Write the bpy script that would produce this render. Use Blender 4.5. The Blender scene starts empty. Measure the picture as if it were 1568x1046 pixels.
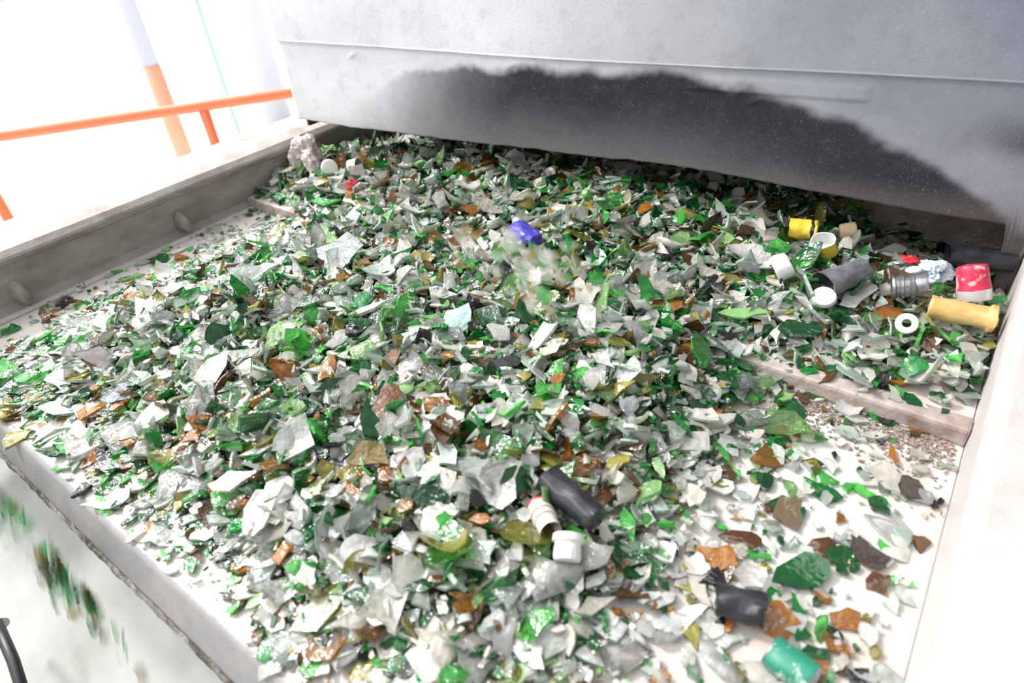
import bpy, bmesh, math, random
import numpy as np
from mathutils import Vector, Matrix, noise
random.seed(7)
S=bpy.context.scene
S.view_settings.view_transform='Standard'

# ---------------------------------------------------------------- helpers
def sm(a,b,x):
    t=max(0.0,min(1.0,(x-a)/(b-a))); return t*t*(3-2*t)
def mesh_obj(name,verts,faces,mat=None,smooth=False,parent=None):
    me=bpy.data.meshes.new(name); me.from_pydata([tuple(v) for v in verts],[],faces); me.update()
    ob=bpy.data.objects.new(name,me); S.collection.objects.link(ob)
    if mat: me.materials.append(mat)
    if smooth: me.polygons.foreach_set('use_smooth',[True]*len(me.polygons))
    if parent: ob.parent=parent
    return ob
def empty(name,loc=(0,0,0)):
    e=bpy.data.objects.new(name,None); e.location=loc; e.empty_display_size=.05; S.collection.objects.link(e); return e
def mat(name,col,rough=.5,metal=0,spec=.5,nscale=20,col2=None,bump=0,bscale=60,trans=0,coat=0,detail=6,lo=.35,hi=.7,stretch=None):
    m=bpy.data.materials.new(name); m.use_nodes=True; nt=m.node_tree; b=nt.nodes['Principled BSDF']
    b.inputs['Base Color'].default_value=(*col,1); b.inputs['Roughness'].default_value=rough
    b.inputs['Metallic'].default_value=metal; b.inputs['Specular IOR Level'].default_value=spec
    b.inputs['Transmission Weight'].default_value=trans; b.inputs['Coat Weight'].default_value=coat
    tc=nt.nodes.new('ShaderNodeTexCoord'); vec=tc.outputs['Object']
    if stretch:
        mp=nt.nodes.new('ShaderNodeMapping'); mp.inputs['Scale'].default_value=stretch; nt.links.new(vec,mp.inputs['Vector']); vec=mp.outputs['Vector']
    if col2:
        n=nt.nodes.new('ShaderNodeTexNoise'); n.inputs['Scale'].default_value=nscale; n.inputs['Detail'].default_value=detail
        n.inputs['Roughness'].default_value=.65
        r=nt.nodes.new('ShaderNodeValToRGB'); r.color_ramp.elements[0].position=lo; r.color_ramp.elements[1].position=hi
        r.color_ramp.elements[0].color=(*col,1); r.color_ramp.elements[1].color=(*col2,1)
        nt.links.new(vec,n.inputs['Vector']); nt.links.new(n.outputs['Fac'],r.inputs['Fac']); nt.links.new(r.outputs['Color'],b.inputs['Base Color'])
    if bump:
        n2=nt.nodes.new('ShaderNodeTexNoise'); n2.inputs['Scale'].default_value=bscale; n2.inputs['Detail'].default_value=4
        bp=nt.nodes.new('ShaderNodeBump'); bp.inputs['Strength'].default_value=bump; bp.inputs['Distance'].default_value=.004
        nt.links.new(tc.outputs['Object'],n2.inputs['Vector']); nt.links.new(n2.outputs['Fac'],bp.inputs['Height']); nt.links.new(bp.outputs['Normal'],b.inputs['Normal'])
    return m
def tube(name,pts,rad,m,parent=None,seg=20,smooth=True):
    verts=[];faces=[]
    pts=[Vector(p) for p in pts]; N=len(pts)
    for i,p in enumerate(pts):
        d=(pts[min(i+1,N-1)]-pts[max(i-1,0)]).normalized()
        a=d.cross(Vector((0,0,1)));
        if a.length<.05: a=d.cross(Vector((1,0,0)))
        a.normalize(); b=d.cross(a)
        r=rad[i] if isinstance(rad,(list,tuple)) else rad
        for k in range(seg):
            t=2*math.pi*k/seg; verts.append(p+a*math.cos(t)*r+b*math.sin(t)*r)
    for i in range(N-1):
        for k in range(seg):
            faces.append((i*seg+k,i*seg+(k+1)%seg,(i+1)*seg+(k+1)%seg,(i+1)*seg+k))
    faces.append(tuple(range(seg))[::-1]); faces.append(tuple((N-1)*seg+k for k in range(seg)))
    return mesh_obj(name,verts,faces,m,smooth,parent)
def extrude_profile(name,prof,y0,y1,m,ny=40,wob=0,parent=None,closed=True,smooth=False):
    verts=[];faces=[];n=len(prof)
    for j in range(ny+1):
        y=y0+(y1-y0)*j/ny
        for (x,z) in prof:
            w=noise.noise(Vector((x*5,y*4,z*5)))*wob
            verts.append((x+w,y,z+w))
    for j in range(ny):
        for i in range(n if closed else n-1):
            k=(i+1)%n; faces.append((j*n+i,j*n+k,(j+1)*n+k,(j+1)*n+i))
    if closed:
        faces.append(tuple(range(n))[::-1]); faces.append(tuple(ny*n+i for i in range(n)))
    return mesh_obj(name,verts,faces,m,smooth,parent)
def box(name,x0,x1,y0,y1,z0,z1,m,parent=None,bev=.002):
    bm=bmesh.new(); bmesh.ops.create_cube(bm,size=1)
    for v in bm.verts: v.co=Vector((x0+(v.co.x+.5)*(x1-x0),y0+(v.co.y+.5)*(y1-y0),z0+(v.co.z+.5)*(z1-z0)))
    if bev: bmesh.ops.bevel(bm,geom=bm.edges[:],offset=bev,segments=2,affect='EDGES',profile=.6)
    me=bpy.data.meshes.new(name); bm.to_mesh(me); bm.free(); me.materials.append(m)
    ob=bpy.data.objects.new(name,me); S.collection.objects.link(ob)
    if parent: ob.parent=parent
    return ob

# ---------------------------------------------------------------- materials
M_deck=mat('dusty_steel_deck',(.55,.53,.51),.32,0,.5,col2=(.44,.34,.28),nscale=11,bump=.12,bscale=200,lo=.46,hi=.78)
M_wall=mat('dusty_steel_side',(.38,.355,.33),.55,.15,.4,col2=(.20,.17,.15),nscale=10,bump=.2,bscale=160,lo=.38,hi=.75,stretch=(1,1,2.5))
M_walltop=mat('dusty_wall_top',(.48,.44,.42),.6,.1,.35,col2=(.27,.22,.19),nscale=18,bump=.25,bscale=200,lo=.42,hi=.75)
M_right=mat('pale_painted_wall',(.50,.465,.455),.5,0,.35,col2=(.42,.34,.31),nscale=16,bump=.2,bscale=150,lo=.52,hi=.85)
M_step=mat('dirty_step_bar',(.47,.41,.385),.5,.1,.4,col2=(.22,.14,.11),nscale=28,bump=.25,bscale=200,lo=.45,hi=.72)
M_dirt=mat('crusted_edge',(.30,.27,.25),.8,0,.3,col2=(.06,.045,.035),nscale=40,bump=.9,bscale=150,lo=.35,hi=.6)
M_lip=mat('grey_steel_lip',(.19,.19,.20),.4,.1,.4,col2=(.27,.25,.235),nscale=25,bump=.15,bscale=100)
M_chute=mat('chute_plate',(.42,.44,.42),.45,0,.4,col2=(.30,.30,.28),nscale=6)
M_floor=mat('pale_floor',(.9,.9,.9),.6,col2=(.85,.86,.88),nscale=1)
M_white=mat('white_paint',(.9,.91,.93),.5)
M_orange=mat('orange_rail_paint',(.93,.20,.085),.4,0,.5,col2=(.90,.24,.11),nscale=5)
M_orange2=mat('pale_orange_paint',(.95,.42,.27),.5)
M_grey=mat('blue_grey_paint',(.55,.59,.68),.5)
M_frame=mat('window_frame_paint',(.80,.83,.88),.5)
M_green=mat('pale_green_pipe_paint',(.40,.80,.52),.5)
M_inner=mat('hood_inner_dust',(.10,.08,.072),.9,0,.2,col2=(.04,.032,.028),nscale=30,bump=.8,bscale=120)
M_black=mat('black_rubber',(.012,.012,.014),.4)

# ---------------------------------------------------------------- room
floor=mesh_obj('floor',[(-22,-8,0),(6,-8,0),(6,18,0),(-22,18,0)],[(0,1,2,3)],M_floor)
wl=empty('wall_left')
box('sill_panel',-18.1,-18,-6,17,0,.5,M_white,wl,0)
box('head_panel',-18.1,-18,-6,17,4,4.6,M_white,wl,0)
for i,y in enumerate([-6,-3,0,3,6,9,12]):
    w=empty('window_%d'%(i+1)) 
    box('frame_post',-18.08,-18.0,y,y+.12,.5,4,M_frame,w,0.005)
    box('transom',-18.07,-18.02,y+.12,y+3,2.2,2.26,M_frame,w,.005)
    box('bottom_rail',-18.07,-18.02,y+.12,y+3,.5,.56,M_frame,w,.005)
# ---------------------------------------------------------------- conveyor table
T=empty('vibrating_conveyor_table',(0,0,0))
X0,X1=-1.14,.0635; YF=.0725; YS=.63; YB=1.25
box('deck_front',X0,X1,YF,YS+.01,.955,1.0,M_deck,T,.002)
box('deck_rear',X0,X1,YS,1.5,.96,1.016,M_deck,T,.003)
bar=box('step_bar',X0,X1,YS-.012,YS+.012,1.0,1.022,M_step,T,.004)
prof=[(X0+.012,.99),(X0+.012,1.004),(X0,1.016),(X0,1.072),(X0+.006,1.076),(X0+.008,1.086),(X0+.002,1.094),(X0-.02,1.101),(X0-.055,1.106),(X0-.09,1.104),(X0-.10,1.095),(X0-.10,.93),(X0-.09,.93)]
extrude_profile('side_wall_inner',prof,-.02,1.5,M_wall,80,.0025,T)  # left side wall of the table
prof=[(X0+.010,1.0835),(X0+.010,1.088),(X0+.003,1.0965),(X0-.02,1.1035),(X0-.055,1.1085),(X0-.088,1.1065),(X0-.103,1.099),(X0-.104,1.06),(X0-.102,1.06),(X0-.100,1.09)]
extrude_profile('flange_cap',prof,-.02,1.5,M_walltop,80,.0025,T)
extrude_profile('weld_bead',[(X0+.012,.999),(X0+.017,1.0005),(X0+.014,1.006),(X0+.010,1.006)],YF,YS,M_deck,80,.001,T)
prof=[(X1,.93),(X1,1.080),(X1+.002,1.088),(X1+.007,1.093),(X1+.013,1.094),(X1+.05,1.093),(X1+.10,1.092),(X1+.106,1.086),(X1+.106,.93)]
extrude_profile('side_wall_pale',prof,-.1,1.5,M_right,60,.001,T)  # right side wall of the table
def xstrip(name,prof,m,n=260,w1=.0,w2=.0,smooth=True):
    verts=[];faces=[];q=len(prof)
    for i in range(n+1):
        x=X0+(X1-X0)*i/n
        for k,(y,z) in enumerate(prof):
            w=noise.noise(Vector((x*70,k*1.3,2)))*w1+noise.noise(Vector((x*9,k*.2,7)))*w2
            verts.append((x,y+w,z+w*.8))
    for i in range(n):
        for k in range(q-1): faces.append((i*q+k,i*q+k+1,(i+1)*q+k+1,(i+1)*q+k))
    mesh_obj(name,verts,faces,m,smooth,T)
xstrip('front_lip',[(YF+.004,1.001),(YF-.001,1.0005),(YF-.004,.997),(YF-.018,.966),(YF-.019,.963)],M_lip,w2=.0006)
xstrip('crusted_edge',[(YF-.0185,.9665),(YF-.021,.963),(YF-.0215,.956),(YF-.019,.950),(YF-.010,.947),(YF,.944)],M_dirt,w1=.0016,w2=.001)
box('frame_beam',X0,X1,YF+.0,YF+.06,.86,.945,M_chute,T,.004)
C=empty('discharge_chute')
mesh_obj('sloped_plate',[(-1.3,.10,.80),(.2,.10,.80),(.2,-.7,.52),(-1.3,-.7,.52),(-1.3,.10,.79),(.2,.10,.79),(.2,-.7,.51),(-1.3,-.7,.51)],
   [(0,3,2,1),(4,5,6,7),(0,1,5,4),(3,7,6,2),(0,4,7,3),(1,2,6,5)],M_chute,False,C)
box('side_plate',-1.32,-1.30,-.7,.12,.5,.93,M_chute,C)
for (y,z) in [(.484,1.03),(.21,1.03),(.93,1.03)]:
    prof=[(0,.017),(.004,.017),(.006,.013),(.016,.012),(.019,.009),(.019,0.0005)]
    vs=[];fs=[];sg=14
    for (a,r) in prof:
        for k in range(sg):
            t=2*math.pi*k/sg; vs.append((X0+a,y+r*math.cos(t)*.7,z+r*math.sin(t)*1.2-a*.3))
    for i in range(len(prof)-1):
        for k in range(sg): fs.append((i*sg+k,i*sg+(k+1)%sg,(i+1)*sg+(k+1)%sg,(i+1)*sg+k))
    mesh_obj('wall_lug',vs,fs,M_wall,True,T)

# ---------------------------------------------------------------- hood
def hood():
    H=empty('dust_hood_curtain')
    xs=np.linspace(-1.10,.16,260); ztop=2.1
    def bottom(x):
        b=1.138+.004*noise.noise(Vector((x*5,0,3)))+.0015*noise.noise(Vector((x*40,0,3)))
        if x>.062: return 1.094
        if x>.035: return 1.005+ .12*max(0,(.050-x)/.015) if x<.05 else 1.005
        return b-.02*sm(-.4,.03,x)
    rows=[('b',t) for t in np.linspace(0,1,56)[:-1]]+[('s',t) for t in np.linspace(-1,1,18)]+[('t',t) for t in np.linspace(0,1,50)[1:]]
    nz=len(rows)
    bx=[-1.1,-.97,-.85,-.70,-.603,-.405,-.267,-.155,-.03,.05]; bz=[1.12,1.17,1.240,1.262,1.266,1.268,1.246,1.215,1.168,1.12]
    verts=[];cols=[];faces=[]
    for i,x in enumerate(xs):
        b=bottom(x); seam=1.277+.002*math.sin(x*4)
        for (kd,t) in rows:
            z= b+(seam-.01-b)*t if kd=='b' else seam+.01*t if kd=='s' else seam+.01+(ztop-seam-.01)*t**1.4
            y=.75+.1304*(x+1.1)
            y+= -.0045*sm(seam-.0015,seam+.0005,z)-.002*math.exp(-((z-seam)/.0012)**2)+.012*sm(seam,seam+.3,z)
            y+= .012*noise.noise(Vector((x*3,z*3,1)))+.003*noise.noise(Vector((x*9,z*9,5)))
            if -.36<x<-.14: y+=-.003*sm(1.244,1.246,z)*(1-sm(1.262,1.264,z))*sm(-.36,-.355,x)*(1-sm(-.145,-.14,x))
            for (qx,qz) in [(-.62,1.262),(-.27,1.236),(-.93,1.262)]:
                y-=.004*math.exp(-(((x-qx)/.008)**2+((z-qz-(x-qx)*.5)/.003)**2))
            verts.append((x,y,z))
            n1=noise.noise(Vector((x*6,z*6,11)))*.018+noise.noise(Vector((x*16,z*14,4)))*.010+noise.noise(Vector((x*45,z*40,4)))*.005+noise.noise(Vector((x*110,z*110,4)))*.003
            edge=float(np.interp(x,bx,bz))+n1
            st=(1-sm(edge-.014,edge+.004,z))  # dark band: darker below the edge curve
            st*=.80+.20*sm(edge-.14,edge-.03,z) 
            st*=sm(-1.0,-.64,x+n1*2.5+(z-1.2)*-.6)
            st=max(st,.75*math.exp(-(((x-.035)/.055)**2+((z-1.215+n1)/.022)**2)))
            right_shade=.02+.98*sm(-.80,.16,x+.9*(z-1.3)+n1*3)  # left-lit falloff painted into the colour, curtain shaded towards the right
            cols.append((st,right_shade,1-sm(1.126,1.160,z),1))
    n=len(xs)
    for i in range(n-1):
        for j in range(nz-1): faces.append((i*nz+j,(i+1)*nz+j,(i+1)*nz+j+1,i*nz+j+1))
    m=bpy.data.materials.new('worn_rubberised_canvas'); m.use_nodes=True; nt=m.node_tree; b=nt.nodes['Principled BSDF']
    at=nt.nodes.new('ShaderNodeVertexColor'); at.layer_name='curtain_tone'
    sp=nt.nodes.new('ShaderNodeSeparateColor'); nt.links.new(at.outputs['Color'],sp.inputs['Color'])
    tc=nt.nodes.new('ShaderNodeTexCoord')
    def mix(a,bb,fac):
        x=nt.nodes.new('ShaderNodeMix'); x.data_type='RGBA'
        for v,s in ((a,6),(bb,7)):
            if isinstance(v,tuple): x.inputs[s].default_value=(*v,1)
            else: nt.links.new(v,x.inputs[s])
        nt.links.new(fac,x.inputs[0]); return x.outputs[2]
    def nz_(scale,lo,hi,mx,det=8):
        ns=nt.nodes.new('ShaderNodeTexNoise'); ns.inputs['Scale'].default_value=scale; ns.inputs['Detail'].default_value=det; ns.inputs['Roughness'].default_value=.7
        nt.links.new(tc.outputs['Object'],ns.inputs['Vector'])
        mp=nt.nodes.new('ShaderNodeMapRange'); mp.inputs[1].default_value=lo; mp.inputs[2].default_value=hi; mp.inputs[4].default_value=mx
        nt.links.new(ns.outputs['Fac'],mp.inputs[0]); return mp.outputs[0],ns.outputs['Fac']
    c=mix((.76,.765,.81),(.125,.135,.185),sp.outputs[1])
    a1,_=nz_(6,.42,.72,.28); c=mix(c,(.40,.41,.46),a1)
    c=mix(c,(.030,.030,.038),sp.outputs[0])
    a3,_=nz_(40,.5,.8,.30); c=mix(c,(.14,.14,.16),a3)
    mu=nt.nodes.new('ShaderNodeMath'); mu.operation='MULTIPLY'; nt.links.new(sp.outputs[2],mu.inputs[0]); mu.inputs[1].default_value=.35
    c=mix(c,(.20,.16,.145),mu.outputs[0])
    a2,f2=nz_(330,.60,.8,.25,2); c=mix(c,(.6,.6,.65),a2)
    nt.links.new(c,b.inputs['Base Color']); b.inputs['Roughness'].default_value=.55; b.inputs['Specular IOR Level'].default_value=.25
    bp=nt.nodes.new('ShaderNodeBump'); bp.inputs['Strength'].default_value=.3; bp.inputs['Distance'].default_value=.0015
    nt.links.new(f2,bp.inputs['Height']); nt.links.new(bp.outputs['Normal'],b.inputs['Normal'])
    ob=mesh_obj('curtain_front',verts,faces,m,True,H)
    ca=ob.data.color_attributes.new('curtain_tone','FLOAT_COLOR','POINT')  # R dark band, G painted left-lit falloff, B hem tint
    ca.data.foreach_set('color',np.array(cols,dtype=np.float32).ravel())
    so=ob.modifiers.new('thick','SOLIDIFY'); so.thickness=.005; so.offset=-1
    def pl(name,v,mm): 
        o=mesh_obj(name,v,[(0,1,2,3)],mm,False,H); s=o.modifiers.new('t','SOLIDIFY'); s.thickness=.006
    pl('side_left',[(-1.098,.772,1.12),(-1.098,1.6,1.12),(-1.098,1.6,2.1),(-1.098,.772,2.1)],M_inner)
    pl('side_right',[(.158,.94,1.1),(.158,1.6,1.1),(.158,1.6,2.1),(.158,.94,2.1)],M_inner)
    pl('rear_panel',[(-1.25,1.6,.95),(.17,1.6,.95),(.17,1.6,2.1),(-1.25,1.6,2.1)],M_inner)
    pl('roof',[(-1.1,.77,2.1),(.16,.93,2.1),(.16,1.6,2.1),(-1.1,1.6,2.1)],M_inner)
    pl('feed_plate',[(X0,1.08,1.02),(X1,1.02,1.02),(X1,1.5,1.27),(X0,1.5,1.27)],mat('dusty_feed_plate',(.40,.36,.345),.8,0,.3,col2=(.20,.165,.155),nscale=40,bump=.6,bscale=200))
hood()

# ---------------------------------------------------------------- glass heap
def fbm(x,y,s,seed): 
    return noise.noise(Vector((x*s,y*s,seed)))+.5*noise.noise(Vector((x*s*2.1,y*s*2.1,seed+3)))
def Hh(x,y):
    n=fbm(x,y,5,1)*.012
    fr=sm(.07,.26,y)
    l=sm(-1.10,-.72,x); r=1-sm(-.30,-.07,x)
    a=(.044+n)*fr*l*r
    back=(.016+.030*sm(.62,.80,y)*(1-.55*sm(-.25,-.05,x))+.02*sm(-.05,-.5,x)*sm(.65,.9,y)+n)
    back-=.035*sm(-.70,-.95,x)*sm(.76,.86,y)
    back-=.018*sm(.84,.95,y)
    back-=.020*sm(-.20,-.08,x)*sm(.86,.97,y)
    if y>YS: return max(a,max(.002,back)*sm(YS-.03,YS+.08,y)+.012)
    return max(a,0)
def dens(x,y):
    n=fbm(x,y,9,5)
    if y<YS-.01:
        l=.10+.90*sm(-1.09,-.95,x+n*.03)
        r=1-.76*sm(-.20,-.04,x+n*.06)
        f=.15+.85*sm(.080,.108,y+n*.008)
        e=1-.3*sm(-.35,-.1,x)
        return l*r*f*e
    r=1-.75*sm(-.16,.0,x)*(1-sm(YS+.02,YS+.09,y+n*.02))
    l=.5+.5*sm(YS,YS+.05,y) if x<-1.0 else 1
    return r*l
CLEAR=((.95,.955,.91),.7)
pal=[ # weight, colour, clarity
 (.27,(.96,.95,.91),.60),(.12,(.86,.95,.88),.70),(.15,(.97,.92,.82),.48),(.02,(.74,.78,.78),.6),
 (.075,(.02,.40,.06),.75),(.075,(.14,.76,.13),.8),(.10,(.008,.15,.03),.65),(.045,(.48,.82,.32),.75),
 (.045,(.55,.48,.09),.7),(.045,(.62,.24,.03),.75),(.05,(.18,.075,.02),.5),(.025,(.015,.015,.016),.05)]
W=np.cumsum([p[0] for p in pal]); W=W/W[-1]
V=[];F=[];Ccol=[];SMO=[]
def shard(loc,rad,tiltmax,yaw=None,elong=None,pc=None,thick=None,tilt=None,ta=None,R=None,nc=None):
    VV,FF,CC,SS=V,F,Ccol,SMO
    c_n=nc or random.choice([3,4,4,5,5,6]); el=elong or random.uniform(1,2.3); R=R or random.choice([.018,.024,.032,.045,.09]) 
    th=thick or random.uniform(.0020,.0042)
    angs=[(k+random.uniform(-.33,.33))*2*math.pi/c_n for k in range(c_n)]
    rs=[rad*random.uniform(.6,1.2) for _ in range(c_n)]
    cor=[(math.cos(a)*q*el**.5,math.sin(a)*q/el**.5) for a,q in zip(angs,rs)]
    out=[]
    for k in range(c_n):
        p=cor[k]; q=cor[(k+1)%c_n]; out.append(p)
        if rad>.006:
            t=random.uniform(.35,.65); bl=random.uniform(-.12,.16)
            mx=p[0]*(1-t)+q[0]*t; my=p[1]*(1-t)+q[1]*t
            out.append((mx+(q[1]-p[1])*bl,my-(q[0]-p[0])*bl))
    n=len(out)
    ca=random.uniform(0,math.pi); cx,cy=math.cos(ca),math.sin(ca); sgn=random.choice([1,1,-1])
    def zc(x,y):
        s=min(abs(x*cx+y*cy),R*.9); return -sgn*(R-math.sqrt(R*R-s*s))
    top=[(x,y,zc(x,y)) for x,y in out]
    pts=top+[(x*.55,y*.55,zc(x*.55,y*.55)) for x,y in out]+[(0,0,0)]
    pts+=top
    pts+=[(x*random.uniform(.86,1),y*random.uniform(.86,1),zc(x,y)-th) for x,y in out]
    pts+=[(x*.55,y*.55,zc(x*.55,y*.55)-th) for x,y in out]+[(0,0,-th)]
    yaw=random.uniform(0,2*math.pi) if yaw is None else yaw
    ti=abs(random.gauss(0,tiltmax)) if tilt is None else tilt
    ta=random.uniform(0,2*math.pi) if ta is None else ta
    Rm=Matrix.Rotation(ti,3,Vector((math.cos(ta),math.sin(ta),0)))@Matrix.Rotation(yaw,3,'Z')
    if pc is None:
        pi=int(np.searchsorted(W,random.random())); c,tr=pal[min(pi,len(pal)-1)][1:]
    else: c,tr=pc
    jj=random.uniform(.90,1.03); c=tuple(max(.005,min(.97,v*jj*random.uniform(.97,1.03))) for v in c)
    tr=min(.92,tr*random.uniform(.5,1.35))
    ce=(c[0]*.62,c[1]*.78,c[2]*.68) ; te=min(tr,.35)
    base=len(VV)
    for p in pts:
        p=Rm@Vector(p); VV.append((p.x+loc[0],p.y+loc[1],p.z+loc[2]))
    c0=base+2*n; b0=c0+1+n; i0=b0+n; cc=i0+n
    A=(c[0],c[1],c[2],tr); B=(ce[0],ce[1],ce[2],te)
    for k in range(n):
        k2=(k+1)%n
        FF.append((c0,base+n+k,base+n+k2)); FF.append((base+n+k,base+k,base+k2,base+n+k2))
        FF.append((c0+1+k,b0+k,b0+k2,c0+1+k2))
        FF.append((b0+k,i0+k,i0+k2,b0+k2)); FF.append((i0+k,cc,i0+k2))
        SS.extend((True,True,False,True,True)); CC.extend((A,A,B,A,A))
for i in range(28000):
    x=random.uniform(X0+.008,X1-.008); y=random.uniform(YF+.004,1.12)
    if y>.95 and random.random()<.5: continue
    if random.random()>dens(x,y): continue
    h=Hh(x,y); thin=h<.012 if y<YS else False
    rad=min(.024,max(.0035,random.lognormvariate(math.log(.0089),.50)))
    if thin and random.random()<.5: rad*=.6
    rad=min(rad,abs(x-X0)*.9+.004,abs(X1-x)*.9+.003)
    tm=.16+.60*sm(.004,.03,h)
    z=1.0+h+random.uniform(-.015,.007)*sm(0,.03,h)+.004+ (rad*tm*.5)
    shard((x,y,z),rad,tm)
for i in range(9500):
    x=random.uniform(X0+.004,X1-.004); y=random.uniform(YF+.002,1.1)
    if random.random()>max(dens(x,y),.24): continue
    h=Hh(x,y); pc=None
    if h<.01 and random.random()<.5: pc=random.choice([((.45,.22,.08),.1),((.55,.42,.28),.1),((.7,.6,.5),.1)])
    shard((x,y,1.0+h+.003+random.uniform(0,.006)*sm(0,.03,h)),random.uniform(.0012,.004),.5,thick=.0015,pc=pc)
for i in range(1300):
    x=random.triangular(-.2,.06,.05); y=YS-.012-abs(random.gauss(0,.026))
    shard((x,y,1.0015),random.uniform(.0008,.0026),.5,thick=.0012,pc=random.choice([((.48,.36,.30),.0),((.55,.46,.41),.0),((.36,.25,.20),.0)]))
BLU=((.80,.90,.90),.55); AMB=((.70,.28,.03),.65)
def big(x,y,dz,rad,tilt,ta,pc,R=.05,el=1.3,th=.004,nc=5):
    shard((x,y,1.0+Hh(x,y)+dz),rad,0,tilt=tilt,ta=ta,pc=pc,R=R,elong=el,thick=th,nc=nc)
big(-.725,.50,.026,.038,.75,.4,BLU,.2,1.3)
big(-.462,.461,.02,.024,.4,.5,((.6,.88,.82),.5),.05)
big(-.816,.55,.012,.022,.3,.2,((.5,.56,.6),.4))
big(-.738,.168,.014,.02,.4,1,((.40,.46,.56),.4)); big(-.686,.135,.012,.026,.3,.5,CLEAR); big(-.66,.17,.02,.02,.5,.5,CLEAR)
big(-.40,.47,.02,.020,.4,2,CLEAR); big(-.33,.18,.016,.022,.4,2,CLEAR); big(-.45,.16,.016,.022,.3,.2,CLEAR,.06,1.6)
big(-.262,.285,.020,.025,.45,.6,((.9,.9,.86),.75),.034,1.3,.004,6); big(-.285,.265,.022,.020,.7,2.6,CLEAR,.03,1.4,.004,5)
big(-.021,.335,.006,.020,.25,.5,((.65,.25,.03),.5)); big(-.09,.36,.008,.017,.2,.5,AMB); big(.012,.435,.008,.017,.3,1,((.10,.07,.05),.3))
big(-.05,.44,.006,.018,.2,1,((.35,.25,.15),.5)); big(-.09,.50,.006,.018,.2,2,AMB); big(.034,.530,.006,.015,.3,2,((.07,.045,.03),.2),nc=6); big(.028,.522,.010,.010,.5,2,((.05,.035,.03),.1))
big(-.055,.815,.02,.020,.5,1,((.25,.13,.08),.4)); big(-.39,.25,.02,.022,.4,1,((.45,.32,.07),.5)); big(-.42,.31,.02,.024,.4,1.5,((.35,.16,.07),.5))
big(-.16,.21,.008,.02,.3,1,CLEAR); big(-.11,.24,.008,.018,.3,1,CLEAR); big(-.20,.17,.008,.02,.3,2,CLEAR)
big(-.60,.43,.02,.020,.4,1,((.04,.50,.12),.6)); big(-.80,.40,.012,.024,.2,1,((.25,.7,.3),.6),.05,1.6)
for k in range(5): big(-.576+.004*k,.289-.002*k,.024,.014,1.35,.4+k*.25,AMB,.014,1.7,.003,4)

def glassmat(name='broken_bottle_glass',ghost=False):
    m=bpy.data.materials.new(name); m.use_nodes=True; nt=m.node_tree; nt.nodes.remove(nt.nodes['Principled BSDF']); out=nt.nodes['Material Output']
    L=nt.links.new
    at=nt.nodes.new('ShaderNodeVertexColor'); at.layer_name='glass_tint'
    df=nt.nodes.new('ShaderNodeBsdfDiffuse'); L(at.outputs['Color'],df.inputs['Color'])
    tl=nt.nodes.new('ShaderNodeBsdfTranslucent'); L(at.outputs['Color'],tl.inputs['Color'])
    m1=nt.nodes.new('ShaderNodeMixShader'); m1.inputs[0].default_value=.3; L(df.outputs[0],m1.inputs[1]); L(tl.outputs[0],m1.inputs[2])
    tp=nt.nodes.new('ShaderNodeBsdfTransparent')
    m2=nt.nodes.new('ShaderNodeMixShader'); L(at.outputs['Alpha'],m2.inputs[0]); L(m1.outputs[0],m2.inputs[1]); L(tp.outputs[0],m2.inputs[2])
    if ghost:
        L(m2.outputs[0],out.inputs['Surface']); return m
    tc=nt.nodes.new('ShaderNodeTexCoord'); ns=nt.nodes.new('ShaderNodeTexNoise'); ns.inputs['Scale'].default_value=85
    L(tc.outputs['Object'],ns.inputs['Vector'])
    bp=nt.nodes.new('ShaderNodeBump'); bp.inputs['Strength'].default_value=.8; bp.inputs['Distance'].default_value=.004
    L(ns.outputs['Fac'],bp.inputs['Height']); L(bp.outputs['Normal'],df.inputs['Normal'])
    g=nt.nodes.new('ShaderNodeGamma'); g.inputs[1].default_value=.42; L(at.outputs['Color'],g.inputs[0]); L(g.outputs[0],tp.inputs['Color'])
    rf=nt.nodes.new('ShaderNodeBsdfRefraction'); rf.inputs['IOR'].default_value=1.45; rf.inputs['Roughness'].default_value=.03
    L(g.outputs[0],rf.inputs['Color']); L(bp.outputs['Normal'],rf.inputs['Normal'])
    mr=nt.nodes.new('ShaderNodeMixShader'); mr.inputs[0].default_value=.6; L(tp.outputs[0],mr.inputs[1]); L(rf.outputs[0],mr.inputs[2])
    L(mr.outputs[0],m2.inputs[2])
    gl=nt.nodes.new('ShaderNodeBsdfGlossy'); gl.inputs['Roughness'].default_value=.06; gl.inputs['Color'].default_value=(1,1,1,1); L(bp.outputs['Normal'],gl.inputs['Normal'])
    fr=nt.nodes.new('ShaderNodeFresnel'); fr.inputs['IOR'].default_value=1.75; L(bp.outputs['Normal'],fr.inputs['Normal'])
    m3=nt.nodes.new('ShaderNodeMixShader'); L(fr.outputs[0],m3.inputs[0]); L(m2.outputs[0],m3.inputs[1]); L(gl.outputs[0],m3.inputs[2])
    L(m3.outputs[0],out.inputs['Surface']); return m
M_glass=glassmat(); M_streak=glassmat('moving_glass_streaks',True)
def setcol(ob,cc,ss):
    a=ob.data.attributes.new('glass_tint','FLOAT_COLOR','CORNER')
    ls=np.empty(len(ob.data.polygons),dtype=np.int32); ob.data.polygons.foreach_get('loop_total',ls)
    arr=np.repeat(np.array(cc,dtype=np.float32),ls,axis=0); a.data.foreach_set('color',arr.ravel())
    ob.data.polygons.foreach_set('use_smooth',ss)
G=empty('crushed_glass_heap')
o=mesh_obj('glass_shards',V,F,M_glass,False,G); setcol(o,Ccol,SMO)
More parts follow.
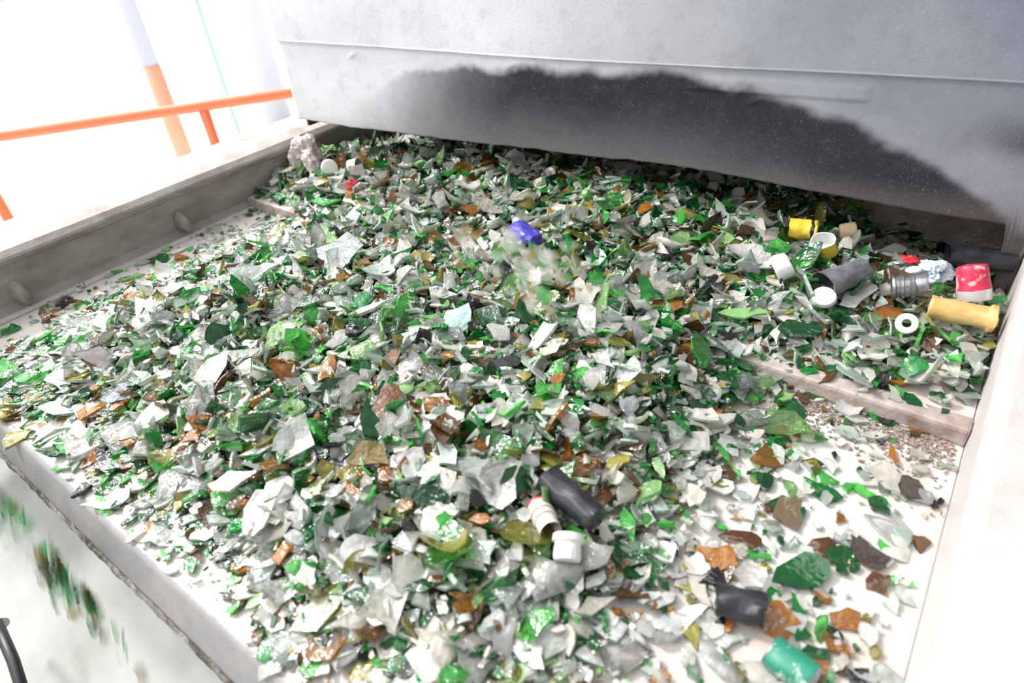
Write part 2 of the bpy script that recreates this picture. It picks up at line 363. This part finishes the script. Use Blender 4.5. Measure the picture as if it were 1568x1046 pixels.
def core():
    vs=[];fs=[];nx,ny=150,150
    for j in range(ny+1):
        y=YF+.01+(1.2-YF)*j/ny
        for i in range(nx+1):
            x=X0+.004+(X1-X0-.008)*i/nx; h=Hh(x,y)
            vs.append((x,y,1.0+h-.013+.004*noise.noise(Vector((x*60,y*60,0)))))
    for j in range(ny):
        for i in range(nx): a=j*(nx+1)+i; fs.append((a,a+1,a+nx+2,a+nx+1))
    m=bpy.data.materials.new('packed_cullet'); m.use_nodes=True; nt=m.node_tree; b=nt.nodes['Principled BSDF']
    tc=nt.nodes.new('ShaderNodeTexCoord'); vo=nt.nodes.new('ShaderNodeTexVoronoi'); vo.inputs['Scale'].default_value=80
    sp=nt.nodes.new('ShaderNodeSeparateColor'); r=nt.nodes.new('ShaderNodeValToRGB'); r.color_ramp.interpolation='CONSTANT'
    e=r.color_ramp.elements; e[0].color=(.02,.08,.03,1); e[1].position=.25; e[1].color=(.50,.49,.43,1)
    for p,c in [(.45,(.10,.07,.03,1)),(.6,(.36,.37,.31,1)),(.75,(.02,.04,.02,1)),(.88,(.28,.22,.14,1))]:
        q=e.new(p); q.color=c
    nt.links.new(tc.outputs['Object'],vo.inputs['Vector']); nt.links.new(vo.outputs['Color'],sp.inputs[0]); nt.links.new(sp.outputs[0],r.inputs[0]); nt.links.new(r.outputs[0],b.inputs['Base Color'])
    b.inputs['Roughness'].default_value=.4
    mesh_obj('packed_cullet',vs,fs,m,False,G)
core()
# glass in motion: soft-ended streaks
def streaks(name,items):
    vs=[];fs=[];vc=[]
    prof=[(-1,.0),(-.55,.6),(0,1),(.5,.75),(1,0)]
    for (p,vel,w,c,op) in items:
        p=Vector(p); v=Vector(vel); L=v.length; v.normalize()
        a=v.cross(Vector((random.uniform(-.5,.5),-1,random.uniform(-.3,.3)))).normalized()
        base=len(vs)
        for (t,o) in prof:
            ww=w*(.35+.65*o)
            for s,so in ((-1,0),(-.45,1),(.45,1),(1,0)):
                vs.append(p+v*(t*L*.5)+a*(s*ww*random.uniform(.75,1.25))+Vector((0,-1,0))*(.3*w*(1-s*s)))
                vc.append((*c,1-op*o*so))
        for i in range(4):
            for k in range(3): q=base+i*4+k; fs.append((q,q+1,q+5,q+4))
    ob=mesh_obj(name,vs,fs,M_streak,True)
    a=ob.data.attributes.new('glass_tint','FLOAT_COLOR','POINT'); a.data.foreach_set('color',np.array(vc,dtype=np.float32).ravel())
GR=[(.02,.26,.06),(.01,.13,.04),(.08,.45,.12),(.015,.2,.05),(.45,.5,.45),(.25,.17,.06),(.10,.11,.08),(.6,.65,.6)]
it=[]
for (cx,cy,cz,nn,sx,sz) in [(-.83,.035,.972,26,.030,.016),(-.79,.03,.955,30,.028,.022),(-.65,.03,.955,36,.030,.022),(-.615,.025,.925,40,.030,.028),(-.48,.025,.93,5,.06,.02),(-.90,.045,.98,8,.03,.01)]:
    for i in range(nn):
        it.append(((cx+random.gauss(0,sx),cy-abs(random.gauss(0,.012)),cz+random.gauss(0,sz)),(random.uniform(.0,.010),-.012,-random.uniform(.022,.040)),random.uniform(.009,.017),random.choice(GR),random.uniform(.35,.65)))
streaks('falling_glass_shards',it)
it=[]
for (cx,cy,cz,nn) in [(-.40,.56,1.108,44),(-.48,.55,1.11,22),(-.37,.52,1.095,14)]:
    for i in range(nn):
        it.append(((cx+random.gauss(0,.034),cy+random.gauss(0,.02),cz+random.gauss(0,.016)),(random.uniform(-.008,.008),-.006,random.uniform(.012,.035)),random.uniform(.008,.017),random.choice([(.02,.35,.06),(.08,.5,.12),(.92,.92,.87),(.92,.92,.87),(.9,.87,.78),(.45,.38,.2),(.75,.8,.75)]),random.uniform(.45,.8)))
streaks('bouncing_glass_shards',it)

# ---------------------------------------------------------------- contaminants
def lathe(name,loc,axis,prof,m,crump=0,squash=1.0,seg=36,ribs=0,ribz=None,parent=None,seed=0,mats=None,msel=None):
    ax=Vector(axis).normalized(); a=ax.cross(Vector((0,0,1)))
    if a.length<.1: a=Vector((1,0,0))-ax*ax.x
    a.normalize(); b=ax.cross(a).normalized()
    vs=[];fs=[]
    for (t,r) in prof:
        for k in range(seg):
            th=2*math.pi*k/seg; rr=r
            if ribs and (ribz is None or ribz[0]<=t<=ribz[1]): rr*=1+.03*(1 if (k*ribs//seg)%2 else -1)
            p=a*math.cos(th)*rr+b*math.sin(th)*rr*squash+ax*t
            if crump:
                q=p*70+Vector((seed,seed*2,0)); nn=noise.noise_vector(q)+.5*noise.noise_vector(q*2.3)
                p=p+nn*crump
            vs.append(p+Vector(loc))
    for i in range(len(prof)-1):
        for k in range(seg): fs.append((i*seg+k,i*seg+(k+1)%seg,(i+1)*seg+(k+1)%seg,(i+1)*seg+k))
    ob=mesh_obj(name,vs,fs,m,True,parent)
    if mats:
        for q in mats: ob.data.materials.append(q)
        for fi,p in enumerate(ob.data.polygons): p.material_index=msel(fi//seg)
    es=ob.modifiers.new('edges','EDGE_SPLIT'); es.split_angle=math.radians(42)
    return ob
def cap_prof(r,h,t=.0016):
    return [(h,0.0003),(h,r*.9),(h-.0008,r*.98),(h-.002,r),(.002,r),(0,r*1.04),(-.001,r*1.02),(-.001,r-t),(h-t-.001,r-t),(h-t-.001,.0003)]
def capsule_prof(r0,r1,L,steps=9):
    p=[(L,.0003),(L,r1*.92),(L-.001,r1)]
    for i in range(1,steps): 
        t=1-i/steps; p.append((L*t,(r0+(r1-r0)*t)*(1+ (.03 if i%3==0 else 0))))
    p+=[(0,r0),(-.001,r0*1.04),(-.001,r0*.95),(L*.3,r0*.92),(L*.8,r1*.88),(L*.8,.0003)]
    return p
def pm(n,c,r=.4,c2=None,**k): return mat(n,c,r,0,.5,col2=c2,**k)
P_white=pm('white_plastic',(.72,.72,.70),.35); P_black=pm('black_plastic',(.012,.013,.016),.28,(.035,.036,.045),nscale=60); P_blue=pm('violet_blue_foil',(.04,.035,.36),.35,(.12,.10,.55),nscale=60)
P_red=pm('red_plastic',(.55,.03,.04),.35); P_yel=pm('yellow_foil',(.75,.58,.05),.35,(.45,.33,.04),nscale=70,lo=.5); P_cream=pm('cork_cream',(.60,.48,.30),.7,(.45,.32,.18),nscale=120)
P_grey=pm('grey_foil',(.09,.09,.105),.35,(.20,.20,.22),nscale=60); P_pink=pm('pink_red_foil',(.62,.03,.08),.4,(.68,.45,.46),nscale=90,lo=.52,hi=.6); P_tan=pm('tan_gold_foil',(.50,.31,.09),.4,(.62,.45,.20),nscale=60)
P_metal=mat('dull_aluminium',(.40,.41,.43),.35,.8,.5,col2=(.18,.18,.18),nscale=80); P_teal=pm('green_printed_can',(.02,.20,.13),.35,(.55,.66,.60),nscale=55,lo=.55,hi=.62); P_pale=pm('pale_plastic',(.62,.58,.52),.45,(.50,.43,.37),nscale=60)
P_lblue=pm('light_blue_label',(.30,.50,.72),.4,(.75,.76,.78),nscale=70,lo=.42,hi=.55,detail=2)
P_clearpl=mat('clear_plastic_base',(.70,.66,.66),.12,0,.6,trans=.4)
def Z(x,y,dz): return (x,y,1.0+Hh(x,y)+dz)
lathe('black_wine_capsule',Z(-.232,.316,.022),(.060,-.012,-.004),capsule_prof(.0140,.0125,.058),P_black,.0015,.9,seed=1)
lathe('crushed_black_capsule',Z(-.072,.318,.014),(.05,.012,.004),capsule_prof(.013,.0145,.036),P_black,.0035,.75,seed=2)
lathe('green_printed_can',Z(-.022,.300,.014),(.05,-.01,.002),[(.034,.0003),(.034,.010),(.0335,.0115),(.032,.0125),(.029,.0135),(.006,.0135),(.003,.0125),(0,.0118),(-.001,.0118),(-.001,.0108),(.002,.0100),(.002,.0003)],P_teal,.0020,.85,seed=5,mats=[P_metal],msel=lambda i:1 if i in (0,1,2,7,8,9,10) else 0)
lathe('violet_blue_capsule',Z(-.535,.685,.026),(.05,-.010,-.006),capsule_prof(.017,.013,.042),P_blue,.004,.65,seed=3)
lathe('grey_wine_capsule',Z(-.118,.735,.028),(.035,.055,.008),capsule_prof(.018,.0145,.060),P_grey,.0026,.85,seed=4)
lathe('black_wine_capsule',Z(-.010,.880,.036),(.06,.02,.0),capsule_prof(.016,.014,.070),P_black,.0015,.9,seed=7)
lathe('pink_wine_capsule',Z(.030,.805,.022),(-.014,.014,.035),[(.040,.0003),(.040,.014),(.038,.0155),(.034,.0160),(.012,.0175),(.010,.0180),(.004,.0182),(0,.0182),(-.001,.017),(-.001,.0003)],P_pink,.0010,.95,seed=8,mats=[P_clearpl],msel=lambda i:1 if i>=4 else 0)
lathe('tan_wine_capsule',Z(-.008,.757,.026),(.06,.006,.002),[(.062,.0003),(.062,.012),(.061,.0165),(.056,.0168),(.053,.0135),(.04,.0132),(.02,.0136),(.006,.0140),(.003,.0150),(0,.0152),(-.001,.014),(.01,.012),(.05,.011),(.05,.0003)],P_tan,.0022,.92,seed=9)
lathe('yellow_bottle_cap',Z(-.195,.852,.022),(.05,.008,.002),capsule_prof(.0155,.0145,.034),P_yel,.0024,.9,seed=10,mats=[P_black],msel=lambda i:1 if i in (3,) else 0)
lathe('yellow_bottle_cap',Z(-.139,.825,.018),(-.015,-.02,.05),[(0,.0003),(0,.013),(.002,.0145),(.012,.015),(.022,.0158),(.023,.0158),(.023,.0142),(.006,.0130),(.006,.0003)],P_yel,.0014,.95,seed=11,mats=[P_white],msel=lambda i:1 if i in (4,5,6,7) else 0)
lathe('cork_stopper',Z(-.140,.893,.026),(.04,.015,.012),[(0,.0003),(0,.009),(.001,.0105),(.009,.011),(.018,.0108),(.020,.0095),(.020,.0003)],P_cream,.0008,1,seed=12)
lathe('white_screw_cap',Z(-.178,.742,.020),(.04,.03,.025),cap_prof(.0155,.020),P_white,.0008,1,ribs=36,ribz=(.004,.018),seed=13)
lathe('white_screw_cap',Z(-.112,.722,.022),(.0,-.035,.05),cap_prof(.0135,.007),P_white,0,.9,seed=14)
lathe('white_plastic_ring',Z(-.023,.722,.024),(.0,-.05,.05),[(0,.005),(0,.0105),(.001,.0115),(.005,.0115),(.006,.0105),(.006,.005),(.001,.0045),(0,.005)],P_white,0,1)
lathe('threaded_bottle_neck',Z(-.052,.775,.026),(.05,.016,.012),[(0,.010),(0,.0145),(.003,.015),(.004,.0135),(.008,.0135),(.009,.0152),(.012,.0152),(.013,.0135),(.018,.0135),(.019,.0155),(.023,.0155),(.024,.014),(.034,.0165),(.036,.0160),(.034,.013),(.0,.010)],P_metal,.001,.95,seed=15)
lathe('white_screw_cap',Z(-1.0,.722,.018),(.05,-.03,.015),cap_prof(.0150,.012),P_white,.0003,1,ribs=36,ribz=(.002,.01))
lathe('cream_cap_ring',Z(-.935,.740,.018),(-.04,-.02,-.01),cap_prof(.016,.018),P_pale,.001,1,ribs=36,seed=16)
lathe('red_bottle_cap',Z(-.915,.700,.014),(.03,-.02,.04),cap_prof(.0115,.009),P_red,.0008,1,ribs=30,ribz=(.001,.009))
nk=empty('capped_plastic_neck')
z0=1.0+Hh(-.20,.285)
lathe('threaded_neck',(-.228,.293,z0+.022),(.030,-.022,.006),[(0,.008),(0,.0100),(.003,.0102),(.005,.0092),(.010,.0092),(.011,.0108),(.013,.0108),(.014,.0092),(.018,.0092),(.019,.0108),(.021,.0108),(.022,.0092),(.034,.0092)],P_pale,.0006,1,parent=nk,mats=[P_red],msel=lambda i:1 if i in (1,) else 0)
lathe('screw_cap',(-.188,.280,z0+.024),(.016,-.030,-.014),[(0,.0003),(0,.0120),(.001,.0132),(.006,.0132),(.007,.0108),(.010,.0108),(.011,.0110),(.019,.0110),(.021,.0100),(.021,.0003)],P_white,.0003,1,parent=nk,ribs=36,ribz=(.011,.022))
def lump(name,loc,r,m,amp=.45,sc=(1,1,1),seed=0,sub=4):
    bm=bmesh.new(); bmesh.ops.create_icosphere(bm,subdivisions=sub,radius=1)
    for v in bm.verts:
        d=v.co.normalized(); q=d*1.1+Vector((seed,0,0))
        k=.85+amp*noise.noise(q)+amp*.35*(.4-abs(noise.noise(q*2.7)))-.25*amp*abs(noise.noise(q*6))
        v.co=Vector((d.x*sc[0],d.y*sc[1],d.z*sc[2]))*k*r+Vector(loc)
    me=bpy.data.meshes.new(name); bm.to_mesh(me); bm.free(); me.materials.append(m); ob=bpy.data.objects.new(name,me); S.collection.objects.link(ob); return ob
P_wrap=mat('crumpled_wrap',(.62,.54,.53),.3,0,.5,col2=(.42,.34,.34),nscale=50,bump=.6,bscale=80)
lump('crumpled_plastic_bag',Z(-1.075,.735,.030),.036,P_wrap,.8,(1,.8,1.1),3)
lump('crumpled_blue_label',Z(-.022,.845,.022),.018,P_lblue,.8,(1.2,1,.7),5)
lump('crumpled_black_foil',Z(-.24,.70,.010),.015,P_black,.8,(1,1,.8),9)
lump('crumpled_black_foil',Z(-.47,.50,.012),.014,P_black,.8,(.8,.8,1.2),12)
lump('crumpled_red_label',Z(-.048,.86,.022),.009,P_red,.8,(1.2,1,.5),14)

# ---------------------------------------------------------------- railing / background
R=empty('safety_railing')
a=Vector((-2.5,.635,.94)); b=Vector((-1.99,1.32,.94)); d=(b-a).normalized()
pts=[a+d*t for t in (-1.6,-1,-.5,0,.5,.9,1.4,2.0)]
tube('top_rail',pts,.017,M_orange,R)
for t in (-.10,.60,1.35,-.95):
    p=a+d*t; tube('post',[(p.x,p.y,.93),(p.x,p.y,.5),(p.x,p.y,0)],.017,M_orange,R)
    tube('post_base',[(p.x,p.y,0.0),(p.x,p.y,.012)],.045,M_orange,R)
pts2=[p-Vector((0,0,.45)) for p in pts]; tube('mid_rail',pts2,.014,M_orange,R)
K=empty('painted_steel_column')
tube('orange_base',[(-4.0,1.87,0),(-4.0,1.87,.74)],.05,M_orange2,K); tube('grey_shaft',[(-4.0,1.87,.74),(-4.0,1.87,4.2)],.047,M_grey,K)
tube('green_pipe',[(-4.5,2.55,0),(-4.5,2.55,2),(-4.5,2.55,4.2)],.014,M_green)
tube('white_column',[(-4.6,2.95,0),(-4.6,2.95,4.2)],.12,mat('pale_column',(.68,.70,.74),.5))
tube('black_hose',[(-.80,-.05,.80),(-.76,-.052,.84),(-.70,-.06,.835),(-.64,-.08,.80),(-.60,-.12,.73)],.006,M_black)

# ---------------------------------------------------------------- light: dim hall ceiling, bright window side, added unseen strips for glass glints
w=bpy.data.worlds.new('daylight'); S.world=w; w.use_nodes=True; nt=w.node_tree; bg=nt.nodes['Background']
tc=nt.nodes.new('ShaderNodeTexCoord'); dp=nt.nodes.new('ShaderNodeVectorMath'); dp.operation='DOT_PRODUCT'; dp.inputs[1].default_value=Vector((-.86,.05,.5)).normalized()
nt.links.new(tc.outputs['Generated'],dp.inputs[0])
mr=nt.nodes.new('ShaderNodeMapRange'); mr.interpolation_type='SMOOTHSTEP'; mr.inputs[1].default_value=.1; mr.inputs[2].default_value=.85; mr.inputs[3].default_value=.52; mr.inputs[4].default_value=2.9
nt.links.new(dp.outputs['Value'],mr.inputs[0]); nt.links.new(mr.outputs[0],bg.inputs[1])
bg.inputs[0].default_value=(.99,.985,.99,1)
def sun(name,dirv,st,ang,col):
    l=bpy.data.lights.new(name,'SUN'); l.energy=st; l.angle=math.radians(ang); l.color=col
    o=bpy.data.objects.new(name,l); S.collection.objects.link(o); o.location=Vector(dirv)*5
    o.rotation_euler=(-Vector(dirv)).to_track_quat('-Z','Y').to_euler()
sun('window_daylight',Vector((-.75,-.10,.75)).normalized(),3.0,8,(1,.98,.935))
def lamp(name,loc,tgt,sx,sy,power):
    l=bpy.data.lights.new(name,'AREA'); l.shape='RECTANGLE'; l.size=sx; l.size_y=sy; l.energy=power; l.color=(1,.99,.96)
    o=bpy.data.objects.new(name,l); S.collection.objects.link(o); o.location=loc
    o.rotation_euler=(Vector(tgt)-Vector(loc)).to_track_quat('-Z','Y').to_euler()
lamp('glass_glint_light',(-2.6,.2,3.6),(-.5,.5,1),.18,2.6,36)  # unseen strips added overhead to put glints on the glass
lamp('glass_glint_light',(-1.3,-1.4,3.6),(-.5,.5,1),2.4,.18,28)
lamp('glass_glint_light',(-3.2,1.4,3.4),(-.5,.5,1),.18,2.4,36)

# ---------------------------------------------------------------- camera
r=Vector((.802,.593,-.071)).normalized(); f=Vector((-.513,.624,-.590)).normalized()
u=r.cross(f).normalized(); r=f.cross(u)
cam=bpy.data.cameras.new('camera'); co=bpy.data.objects.new('camera',cam); S.collection.objects.link(co)
m=Matrix.Identity(4)
for i in range(3): m[i][0]=r[i]; m[i][1]=u[i]; m[i][2]=-f[i]
m.translation=Vector((0,0,1.5)); co.matrix_world=m
cam.sensor_width=36; cam.lens=22.75; cam.clip_start=.01
cam.dof.use_dof=True; cam.dof.focus_distance=.85; cam.dof.aperture_fstop=4.2
S.camera=co
